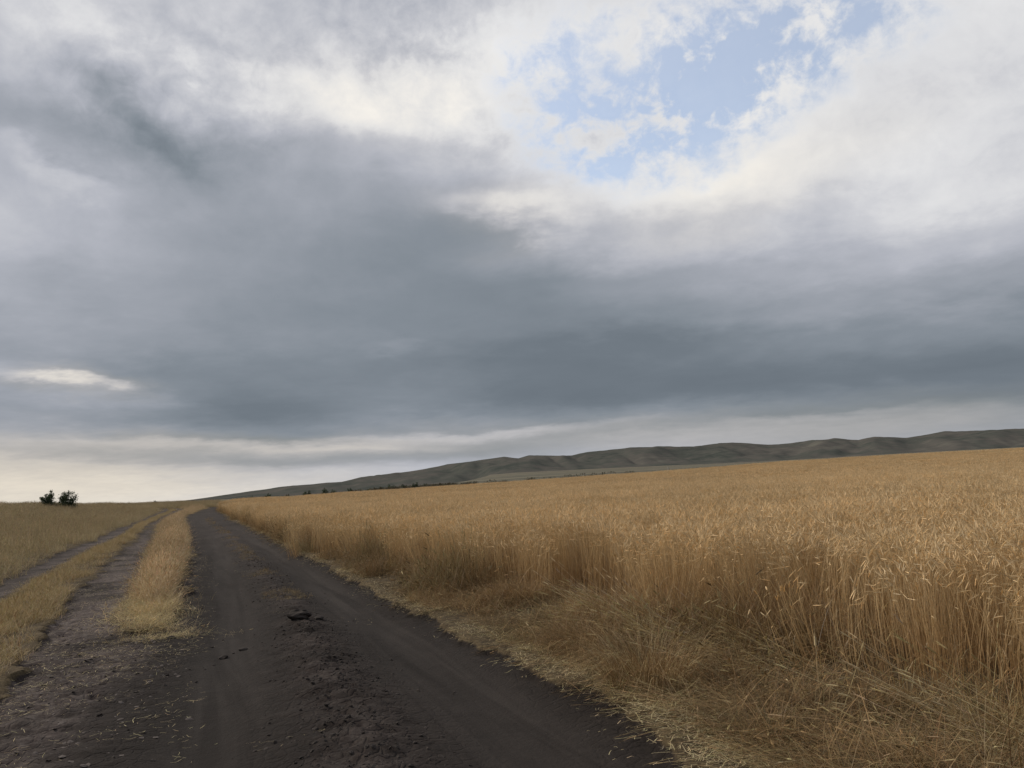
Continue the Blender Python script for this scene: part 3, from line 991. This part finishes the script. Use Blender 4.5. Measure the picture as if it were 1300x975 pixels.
# long pale stalks that have gone over at the foot of the wheat
pls = []
for k in range(6):
    b = Blades()
    for _ in range(9):
        base = (rng.normal(0, 0.10), rng.normal(0, 0.10), -0.01)
        tone = shade(HAY[rng.integers(3)], 0.2)
        pts = arc(base, rng.normal(math.pi, 0.55), rng.uniform(0.8, 1.45), rng.uniform(0.45, 0.95), rng.uniform(0.0, 0.5), 6)
        pts = [np.array([p[0], p[1], max(p[2], 0.0)]) for p in pts]
        b.ribbon(pts, 0.0055, tone * 0.9, tone, 0.6, rng.uniform(0, 6.28))
        b.ear(pts[-1], pts[-1] - pts[-2], 0.08, 0.0055, tone * 1.05, 3)
    pls.append(b.mesh('leaning_stalks', MAT_STRAW))
m = 230
y = rng.uniform(3.6, 9.5, m)
x = wheat_edge(y) + rng.uniform(-0.85, -0.05, m) * np.clip(1.7 - y / 11, 0.4, 1)
k_ = fbm(x * 1.2, y * 1.2, 3, 191) + 0.2 > rng.random(m) * 0.5
x, y = x[k_], y[k_]
rot = spins(len(x), 0.1)
rot[:, 2] = rng.normal(0.2, 0.5, len(x))
scatter('leaning_straw', place(x, y), rot, sizes(len(x), 0.8, 1.15), rng.integers(0, 6, len(x)), pls,
        'long pale stalks lodged outwards at the foot of the near wheat', 'straw')

pcr = [grass_clump(34, 0.19, 0.10, 0.34, DULL + YELLOW[1:2], 0.05, 0.6, 1.2, 0.0042).mesh('crown_clump', MAT_GRASS) for _ in range(6)]
# thin tufts along the crown of the main road
m = 1500
y = 13 + 60 * rng.random(m) ** 1.4
L, Rr = line(y, ROAD_L), line(y, ROAD_R)
x = L + (Rr - L) * rng.normal(0.53, 0.06, m)
w_ = fbm(x * 0.9, y * 0.5, 4, 151) + 0.10 + 0.10 * sstep(14, 24, y)
keep = w_ > rng.uniform(0.0, 0.75, m)
x, y = x[keep], y[keep]
n = len(x)
scatter('crown_grass', place(x, y), spins(n, 0.1), sizes(n, 0.2, 0.6, 0.10, 0.36), rng.integers(0, 6, n), pcr,
        'sparse low tufts along the crown of the dirt road', 'grass')


# ------------------------------------------------------------------ trampled straw on the verge
def straw_bundle(n, spread, llo, lhi, tones, zmax, main=None, w=0.0042, ears=0.3):
    b = Blades()
    for _ in range(n):
        base = np.array([rng.normal(0, spread), rng.normal(0, spread), rng.uniform(0.0, zmax)])
        a = rng.uniform(0, 6.28) if main is None else rng.normal(main, 0.5)
        L = rng.uniform(llo, lhi)
        tone = shade(tones[rng.integers(len(tones))], 0.3)
        pts = arc(base, a, rng.uniform(1.15, 1.6), L, rng.uniform(-0.25, 0.5), 5)
        pts = [np.array([p[0], p[1], max(p[2], 0.004)]) for p in pts]
        b.ribbon(pts, rng.uniform(0.7, 1.3) * w, tone * 0.9, tone, 0.6, a + math.pi / 2)
        if rng.random() < ears:
            b.ear(pts[-1], pts[-1] - pts[-2], 0.08, 0.006, tone * 1.1, 3)
    return b


def tangle(n=30):
    b = Blades()
    for _ in range(n):
        base = np.array([rng.normal(0, 0.15), rng.normal(0, 0.15), rng.uniform(0, 0.10)])
        tone = shade((RUST + DULL + DULL + HAY[3:4])[rng.integers(9)], 0.3)
        a = rng.uniform(0, 6.28)
        pts = arc(base, a, rng.uniform(0.3, 1.5), rng.uniform(0.25, 0.7), rng.uniform(0.2, 2.4), 6)
        b.ribbon([np.array([p[0], p[1], max(p[2], 0.004)]) for p in pts], rng.uniform(0.003, 0.0055), tone * 0.85, tone, 0.5, a + 1.57 + rng.normal(0, .4))
    return b


ps = [straw_bundle(24, 0.12, 0.3, 0.8, RUST + DULL + DULL[1:] + HAY[3:4], 0.12, rng.uniform(0, 6.28)).mesh('straw_bundle', MAT_STRAW) for _ in range(4)]
ps += [tangle().mesh('straw_tangle', MAT_STRAW) for _ in range(6)]
pr = [grass_clump(46, 0.16, 0.18, 0.50, [(0.28, 0.175, 0.08), (0.36, 0.235, 0.11), (0.21, 0.135, 0.062), (0.43, 0.30, 0.15)] + DULL[1:2], 0.0, 0.55, 1.9, 0.0032).mesh('verge_clump', MAT_STRAW) for _ in range(6)]
pg = [grass_clump(36, 0.16, 0.15, 0.5, DULL + OLIVE[4:], 0.1, 0.8, 1.4, 0.004).mesh('verge_green_clump', MAT_STRAW) for _ in range(4)]
phay = [straw_bundle(26, 0.13, 0.15, 0.5, HAY, 0.03, None, 0.0042, 0.15).mesh('hay_bundle', MAT_STRAW) for _ in range(6)]
m = 21000
y = 1.5 + 110 * rng.random(m) ** 2.6
e0, e1 = line(y, ROAD_R), wheat_edge(y) + 0.35
f = rng.random(m)
x = e0 + (e1 - e0) * f + 0.05
zone_n = fbm(x * 0.8, y * 0.8, 3, 161)
road_m = zones(x, y)[0]
off = x - e0 - 0.16 * fbm(y * 1.7, y * 0, 2, 7)
keep = (road_m < 0.15) & (off > 0.16) & (2.3 * zone_n + 0.42 > rng.random(m) * 0.85)
x, y, f, zone_n, off = x[keep], y[keep], f[keep], zone_n[keep], off[keep]
n = len(x)
pick = rng.random(n)
green = fbm(x * 0.7 + 30, y * 0.7, 2, 165) > 0.08
flat = 0.35 + 0.40 * sstep(7.0, 5.0, y)                     # the near corner is flattened, further on it stands in shags
idx = np.where(pick < flat, rng.integers(0, 10, n), np.where(green, rng.integers(16, 20, n), rng.integers(10, 16, n)))
pale = (f < (0.07 + 0.10 * fbm(x * 1.3, y * 1.3, 2, 167)) * (0.25 + 0.75 * sstep(11, 7, y))) | (rng.random(n) < 0.045)
near_edge = off < 0.20 + 0.07 * sstep(12, 5, y)             # only short flat hay reaches the soil
idx = np.where(pale | near_edge, rng.integers(20, 26, n), idx)
sc = sizes(n, 0.75, 1.15)
shag = np.clip(0.85 + 2.2 * fbm(x * 1.1, y * 0.8, 2, 169), 0.25, 1.5)
sc[:, 2] *= (0.25 + 0.80 * sstep(0, 0.6, f)) * shag * (1 + 0.45 * sstep(9, 14, y))
sc[:, :2] *= (0.6 + 0.4 * sstep(0.0, 0.35, f))[:, None]
scatter('fallen_straw', place(x, y), spins(n, 0.12), sc, idx, ps + pr + pg + phay,
        'trampled straw and dry grass matted between the wheat and the road', 'straw')

# pale chaff along the soil edges, wisps on the road
pc_ = []
for k in range(6):
    b = Blades()
    for _ in range(12):
        p0 = np.array([rng.normal(0, 0.2), rng.normal(0, 0.2), rng.uniform(0.004, 0.02)])
        a, L = rng.uniform(0, 6.28), rng.uniform(0.02, 0.12)
        p1 = p0 + L * np.array([math.cos(a), math.sin(a), rng.uniform(-0.02, 0.08)])
        b.ribbon([p0, (p0 + p1) / 2 + rng.normal(0, 0.005, 3), p1], 0.004, shade((0.56, 0.46, 0.27), 0.3), None, 0.6, a + math.pi / 2)
    pc_.append(b.mesh('chaff', MAT_STRAW))
px, py2 = [], []
for (pts_, cnt, sd) in ((ROAD_R, 2600, 0.07), (STRIP_L, 900, 0.22), (RUT_A_L, 700, 0.14), (RUT_B_R, 350, 0.1), (ROAD_L, 500, 0.2)):
    yy = 2 + 55 * rng.random(cnt) ** 2.0
    if pts_ is STRIP_L or pts_ is ROAD_L:
        yy = yy + 8.3
    px.append(line(yy, pts_) + rng.normal(0.14 if pts_ is ROAD_R else 0, sd, cnt))
    py2.append(yy)
m = 650                                                              # thin scatter over the cloddy left part
yy = 4 + 14 * rng.random(m)
px.append(line(yy, RUT_A_L) + rng.uniform(0, 1.7, m)), py2.append(yy)
m = 25
yy = 4 + 26 * rng.random(m) ** 1.5
px.append(line(yy, ROAD_L) + rng.random(m) * 3.3), py2.append(yy)
x, y = np.concatenate(px), np.concatenate(py2)
w_ = fbm(x * 1.1, y * 1.1, 3, 171) + 0.35 > rng.random(len(x)) * 0.7
x, y = x[w_], y[w_]
n = len(x)
scatter('chaff', place(x, y, -0.004, True), spins(n, 0.05), sizes(n, 0.5, 1.1), rng.integers(0, 6, n), pc_,
        'pale broken straw lying along the soil edges', 'straw')


# ------------------------------------------------------------------ clods
def clod_mesh(name, r, sq=(1.2, 1.0, 0.62), seed=0, sub=2, mat=None):
    import bmesh
    bm = bmesh.new()
    bmesh.ops.create_icosphere(bm, subdivisions=sub, radius=1.0)
    co = np.array([v.co[:] for v in bm.verts])
    dsp = 1 + 0.55 * fbm(co[:, 0] * 1.4 + seed, co[:, 1] * 1.4 + co[:, 2] * 1.9, 3, seed)
    co = co * dsp[:, None] * np.array(sq) * r
    for v, q in zip(bm.verts, co):
        v.co = q
    me = bpy.data.meshes.new(name)
    bm.to_mesh(me)
    bm.free()
    me.materials.append(mat or MAT_CLOD)
    return me


pcl = [clod_mesh('soil_clod', 1.0, seed=200 + i, sub=1) for i in range(8)]
m = 9000
yy = 3.8 + 22 * rng.random(m) ** 1.5
L, Rr = line(yy, ROAD_L), line(yy, ROAD_R)
la = line(yy, RUT_A_L)
which = rng.random(m)
xx = np.where(which < 0.08, la + rng.random(m) * 1.9, np.where(which < 0.78, L + (Rr - L) * rng.normal(0.54, 0.085, m), L + (Rr - L) * rng.random(m)))
zr, zt, _a, wl, _r, _u = zones(xx, yy)
keep = (np.maximum(zr, zt) > 0.6) & (rng.random(m) > wl * 0.85) & (fbm(xx * 1.5, yy * 1.1, 3, 181) + 0.42 > rng.random(m) * 0.8)
x, y = xx[keep], yy[keep]
n = len(x)
sz = 0.005 + 0.016 * rng.random(n) ** 3
left = x < line(y, ROAD_L) + 0.5
scatter('soil_clods', place(x, y, 0.0, True)[~left], spins(n, 0.4)[~left], np.stack([sz, sz, sz * 0.8], 1)[~left], rng.integers(0, 8, n)[~left], pcl,
        'loose dark crumbs of soil on the road', 'soil')
m = 2600
yy = 4.2 + 15 * rng.random(m) ** 1.4
xx = line(yy, RUT_A_L) + rng.random(m) * 2.3
zr, zt, _a, wl, _r, _u = zones(xx, yy)
k_ = (np.maximum(zr, zt) > 0.5) & (fbm(xx * 1.3, yy * 1.0, 3, 187) + 0.40 > rng.random(m) * 0.8) & (rng.random(m) > sstep(0.02, 0.25, _u) * zr)
xx, yy = xx[k_], yy[k_]
n = len(xx)
sz = 0.006 + 0.022 * rng.random(n) ** 2.6
pfl = [clod_mesh('soil_flake', 1.0, (1.35, 1.0, 0.20), 300 + i, 1, MAT_FLAKE) for i in range(8)]
scatter('soil_flakes', place(xx, yy, 0.0, True), spins(n, 0.25), np.stack([sz, sz, sz], 1), rng.integers(0, 8, n), pfl,
        'pale grey flakes of dried soil where the left track meets the road', 'soil')

big = obj('dirt_clod', clod_mesh('dirt_clod', 0.115, (1.25, 0.85, 0.62), 7, 3), loc=(-2.93, 10.75, float(height(np.array([-2.93]), np.array([10.75]))[0]) + 0.03))
tag(big, 'largest dark lump of soil in the middle of the dirt road', 'dirt clod', 'lumps of soil on the dirt road')

BUSH_R = 116
TREES = [
    (-18.16, 420, 0.75, 'smallest and leftmost dot of a tree in the row beyond the wheat'),
    (-17.14, 400, 1.0, 'lone round tree second from the left in the distant row'),
    (-15.86, 400, 0.75, 'low squat tree third from the left in the distant row'),
    (-14.61, 390, 1.15, 'roundest lone tree in the distant row, left of the close pair'),
    (-13.35, 395, 1.2, 'left and denser tree of the close pair in the distant row'),
    (-12.82, 400, 0.95, 'right and lighter tree of the close pair in the distant row'),
    (-11.70, 400, 1.0, 'lone tree just right of the close pair in the distant row'),
    (-10.41, 410, 0.7, 'low bush like tree at the left start of the long weedy strip'),
    (-9.54, 410, 0.75, 'small flat tree standing in the weedy strip before the taller three'),
    (-8.89, 405, 1.05, 'first of three taller trees rising from the weedy strip'),
    (-8.01, 405, 0.95, 'middle one of three taller trees rising from the weedy strip'),
    (-7.19, 400, 1.15, 'last and tallest of three trees rising from the weedy strip'),
    (-6.47, 405, 0.8, 'small tree right of the three taller ones in the weedy strip'),
    (-5.37, 410, 0.7, 'rightmost small tree of the distant row below the dark hill'),
    (-24.08, 165, 0.34, 'tiny lone shrub on the skyline left of the road bend'),
]
POSTS = [
    (4.73, 345, 0.75, 'left pale post at the far edge of the wheat, below the hill'),
    (6.45, 350, 0.5, 'shortest pale post, a little right of the left one'),
    (10.61, 345, 0.85, 'right and tallest pale post at the far edge of the wheat'),
]
WEEDS = [(-11.5, -3, 405, 395, 80), (-10, -4, 420, 420, 40), (-3, 8, 395, 375, 28)]
# ------------------------------------------------------------------ grass tussocks on the verge (countable mounds)
def tussock(name, x, y, r, h, tones, label, n=900, lean=0.8, bend=2.0):
    b = Blades()
    for _ in range(n):
        aa = rng.uniform(0, 6.28)
        rr = r * 0.7 * math.sqrt(rng.random())
        tone = shade(tones[rng.integers(len(tones))], 0.28)
        ln = h * rng.uniform(1.0, 1.9)
        pts = arc((rr * math.cos(aa), rr * math.sin(aa), -0.03), aa + rng.normal(0, 0.5), min(abs(rng.normal(0.35, 0.3)), 1.2) * lean, ln, abs(rng.normal(bend, 0.4)), 6)
        pts = [np.array([p[0], p[1], max(p[2], -0.03)]) for p in pts]
        b.ribbon(pts, rng.uniform(0.0018, 0.0034), tone * 0.8, tone * 1.1, 0.25)
    o = obj(name, b.mesh(name, MAT_STRAW), loc=(x, y, float(height(np.array([x]), np.array([y]), False)[0])))
    return tag(o, label, 'grass tussock', 'dry grass tussocks along the right verge')


tussock('grass_tussock', 0.98, 6.55, 0.55, 0.42, RUST + HAY[:1], 'widest rusty brown tussock, right beside the pale straw edge of the road', 1700)
tussock('grass_tussock', 0.55, 7.75, 0.42, 0.36, RUST, 'rusty mound just behind the widest tussock, above a dark gap in the straw', 1200)
tussock('grass_tussock', 1.05, 8.9, 0.40, 0.42, RUST, 'reddish brown rounded tussock close to the foot of the standing wheat', 1200)
tussock('grass_tussock', -0.75, 13.5, 0.50, 0.50, RUST, 'dark rust tussock against the wheat behind a bay of trampled straw', 1000)
tussock('grass_tussock', -2.6, 17.3, 0.50, 0.45, OLIVE + RUST, 'olive brown drooping tussock that overhangs the road edge at mid distance', 1000)
tussock('grass_tussock', -5.9, 23.1, 0.55, 0.55, OLIVE, 'farthest dark tussock bulging from the wheat edge over the road', 900)
tussock('grass_tussock', 0.0, 11.0, 0.42, 0.42, RUST, 'rust brown tussock at the soil edge, level with the largest clod', 1000)
tussock('grass_tussock', -3.75, 19.6, 0.45, 0.5, OLIVE + RUST, 'brown tussock just beyond the olive one that overhangs the road', 800)
tussock('grass_tussock', 2.62, 4.75, 0.22, 0.26, HAY, 'small pale tuft of seeding grass in the near right corner', 200, 0.7, 1.0)
tussock('grass_tussock', 1.42, 5.0, 0.34, 0.20, RUST + OLIVE[3:], 'low dark brown tussock flattened on the near verge', 350, 1.2, 1.3)


# single bent stalks that stand out of the matted verge
def stalk(name, x, y, d, lean, ln, bend, label, tone=(0.55, 0.43, 0.24), z=0.02):
    b = Blades()
    pts = arc((0, 0, 0), d, lean, ln, bend, 9)
    for a in (0.0, 1.57):
        b.ribbon(pts, 0.006, tone, tone, 0.6, d + a)
    b.ear(pts[-1], pts[-1] - pts[-2], 0.08, 0.008, np.array(tone) * 1.05, 8, 0.07)
    o = obj(name, b.mesh(name, MAT_STRAW), loc=(x, y, float(height(np.array([x]), np.array([y]), False)[0]) + z))
    return tag(o, label, 'wheat stalk', 'broken wheat stalks lying over the verge')


stalk('wheat_stalk', 2.30, 6.30, math.pi * 0.93, 1.0, 0.95, 0.25, 'long pale stalk leaning far out of the wheat over the trampled verge', z=0.05)
stalk('wheat_stalk', 2.45, 5.80, math.pi * 0.97, 1.05, 0.80, 0.35, 'pale stalk lying nearly flat, below the longest leaning one', z=0.08)
stalk('wheat_stalk', 1.86, 5.35, 1.2, 0.10, 0.42, 0.10, 'short upright pale stalk standing alone in the flattened straw')
stalk('wheat_stalk', 3.10, 5.55, -0.3, 1.25, 0.85, 0.25, 'stalk lying level in front of the wheat at the right border', z=0.16)
stalk('wheat_stalk', 0.12, 8.05, 2.0, 0.45, 0.26, 0.9, 'small bright hooked stalk at the soil edge, beside the road')

# ------------------------------------------------------------------ more lumps of soil that can be picked out
for (x, y, r, sd, lab) in ((-4.35, 10.15, 0.055, 13, 'small pale flake of soil just below the tip of the grass strip'),
                           (-3.32, 9.1, 0.050, 17, 'pale flat lump of soil in the smooth wheel track'),
                           (-3.22, 9.45, 0.042, 19, 'smaller flat lump just beyond the pale one in the wheel track'),
                           (-2.72, 10.9, 0.060, 23, 'low lump touching the right side of the largest lump')):
    q = obj('dirt_clod', clod_mesh('dirt_clod', r, (1.3, 0.9, 0.5), sd, 2), loc=(x, y, float(height(np.array([x]), np.array([y]))[0]) + r * 0.15))
    q.rotation_euler = (0, 0, sd)
    tag(q, lab, 'dirt clod', 'lumps of soil on the dirt road')


# ------------------------------------------------------------------ bushes and trees
def make_tree(name, h, w, label, cat, group, seed, n_leaf=900, leaf=0.10, spikes=7, low=0.08):
    """trunk with limbs, and a crown of leaf faces gathered round the ends of the limbs"""
    g = np.random.default_rng(seed)
    root = bpy.data.objects.new(name, None)
    root.empty_display_size = 0.3
    col.objects.link(root)
    tag(root, label, cat, group)
    tv, tf = [], []

    def tube(p0, p1, r0, r1, k=6):
        p0, p1 = np.asarray(p0, float), np.asarray(p1, float)
        d = p1 - p0
        d /= np.linalg.norm(d)
        a = np.cross(d, [0.9, 0.1, 0.3])
        a /= np.linalg.norm(a)
        b = np.cross(d, a)
        o0 = len(tv)
        for (p, r) in ((p0, r0), (p1, r1)):
            for i in range(k):
                an = 2 * math.pi * i / k
                tv.append(p + r * (math.cos(an) * a + math.sin(an) * b))
        for i in range(k):
            j = (i + 1) % k
            tf.append((o0 + i, o0 + j, o0 + k + j, o0 + k + i))
    fork = np.array([g.normal(0, .03) * h, g.normal(0, .03) * h, 0.22 * h])
    tube((0, 0, -0.1), fork, 0.045 * h, 0.032 * h)
    ends = []
    for i in range(spikes):
        an = 2 * math.pi * i / spikes + g.normal(0, 0.35)
        reach = w / 2 * g.uniform(0.35, 0.85)
        mid = fork + np.array([math.cos(an) * reach * 0.55, math.sin(an) * reach * 0.55, h * g.uniform(0.10, 0.28)])
        end = np.array([math.cos(an) * reach, math.sin(an) * reach, h * g.uniform(0.55, 0.98)])
        tube(fork, mid, 0.022 * h, 0.014 * h, 5)
        tube(mid, end, 0.014 * h, 0.005 * h, 5)
        for q in (0.0, 0.35, 0.7, 1.0):
            ends.append((mid + (end - mid) * q, w * (0.17 - 0.07 * q)))
        an2 = an + g.normal(0, .8)
        lowp = np.array([math.cos(an2) * w * 0.38, math.sin(an2) * w * 0.38, h * g.uniform(low + .05, 0.42)])
        tube(fork, lowp, 0.014 * h, 0.005 * h, 5)
        ends.append((lowp, w * 0.18))
        ends.append((lowp * np.array([.55, .55, 1]) , w * 0.18))
    obj('trunk', mesh_np('trunk', np.array(tv), tf, MAT_BARK, smooth=True), root)
    lv, lf, lt = [], [], []
    for i in range(n_leaf):
        ce, rad = ends[g.integers(len(ends))]
        p = ce + g.normal(0, 0.55, 3) * rad
        p[2] = max(p[2], low * h)
        d = g.normal(0, 1, 3)
        d /= np.linalg.norm(d)
        e = np.cross(d, g.normal(0, 1, 3))
        e /= np.linalg.norm(e)
        L = leaf * g.uniform(0.6, 1.4)
        o0 = len(lv)
        lv += [p - d * L / 2, p + e * L * 0.3, p + d * L / 2, p - e * L * 0.3]
        lf.append((o0, o0 + 1, o0 + 2, o0 + 3))
        tone = np.array((0.055, 0.075, 0.035)) * g.uniform(0.6, 1.4)
        lt += [tone] * 4
    obj('crown', mesh_np('crown', np.array(lv), lf, MAT_LEAF, np.array(lt)), root)
    return root


def ground_at(x, y):
    return float(height(np.array([float(x)]), np.array([float(y)]), False)[0])


def stand(root, azim, dist, dz=0.0, spin=0.0):
    x, y = dist * math.sin(R(azim)), dist * math.cos(R(azim))
    root.location = (x, y, ground_at(x, y) + dz)
    root.rotation_euler = (0, 0, spin)


b1 = make_tree('bush', 2.35, 1.9, 'left and slimmer of the two dark bushes on the grassy rise', 'bush', 'two dark bushes on the left rise', 11, 2600, 0.15, 7)
stand(b1, -30.15, BUSH_R)
b2 = make_tree('bush', 2.4, 2.5, 'right and broader of the two dark bushes on the grassy rise', 'bush', 'two dark bushes on the left rise', 12, 3400, 0.15, 9)
stand(b2, -29.12, BUSH_R + 1)

# the loose row of trees out on the plain, copies of four grown ones
protos_t = [make_tree('distant_tree', 3.2, 3.4, 'x', 'tree', None, 31 + i, 420, 0.42, 6) for i in range(4)]
for i, (azim, dist, sc_, lab) in enumerate(TREES):
    src = protos_t[i % 4]
    if i < 4:
        tr = src
    else:
        tr = src.copy()
        col.objects.link(tr)
        for ch in list(src.children):
            q = ch.copy()
            col.objects.link(q)
            q.parent = tr
    stand(tr, azim, dist, -0.1, i * 1.7)
    tr.scale = (sc_ * 1.05, sc_ * 1.05, sc_)
    tag(tr, lab, 'tree', 'small dark trees scattered on the plain beyond the wheat')

# pale posts beyond the far edge of the wheat
import bmesh
bm = bmesh.new()
bmesh.ops.create_cube(bm, size=1.0)
for v in bm.verts:
    k_ = 0.55 if v.co.z > 0 else 0.75
    v.co = (v.co.x * k_ * 0.5, v.co.y * k_ * 0.5, (v.co.z + 0.5) * 3.4 - 0.3)
bmesh.ops.bevel(bm, geom=bm.edges[:], offset=0.03, segments=1, affect='EDGES')
pm_ = bpy.data.meshes.new('concrete_post')
bm.to_mesh(pm_)
bm.free()
pm_.materials.append(MAT_POST)
for (azim, dist, sc_, lab) in POSTS:
    po = obj('concrete_post', pm_)
    stand(po, azim, dist)
    po.scale = (1, 1, sc_)
    tag(po, lab, 'post', 'pale posts beyond the wheat')

# dark weedy strip along the far side of the wheat, and more on the plain
ph = []
for k in range(5):
    b = Blades()
    for _ in range(90):
        p0 = np.array([rng.uniform(-2.2, 2.2), rng.normal(0, 0.5), rng.uniform(0, 1.3) ** 1.3])
        d = rng.normal(0, 1, 3)
        d /= np.linalg.norm(d)
        e = np.cross(d, rng.normal(0, 1, 3))
        e /= np.linalg.norm(e)
        L = rng.uniform(0.25, 0.6)
        b.add([p0 - d * L / 2, p0 + e * L * .3, p0 + d * L / 2, p0 - e * L * .3], [(0, 1, 2, 3)], shade((0.10, 0.085, 0.05), 0.4))
    ph.append(b.mesh('weeds', MAT_LEAF))
px, py2 = [], []
for (a0, a1, r0, r1, cnt) in WEEDS:
    tt = rng.random(cnt)
    aa = np.radians(a0 + (a1 - a0) * tt)
    rr = r0 + (r1 - r0) * tt + rng.normal(0, 3, cnt)
    px.append(rr * np.sin(aa)), py2.append(rr * np.cos(aa))
x, y = np.concatenate(px), np.concatenate(py2)
n = len(x)
rot = np.zeros((n, 3))
rot[:, 2] = rng.normal(0, 0.4, n)
scatter('weed_strip', place(x, y), rot, sizes(n, 0.8, 1.6, 0.5, 1.6), rng.integers(0, 5, n), ph, 'dark weedy strip along the far side of the wheat field', 'weeds')
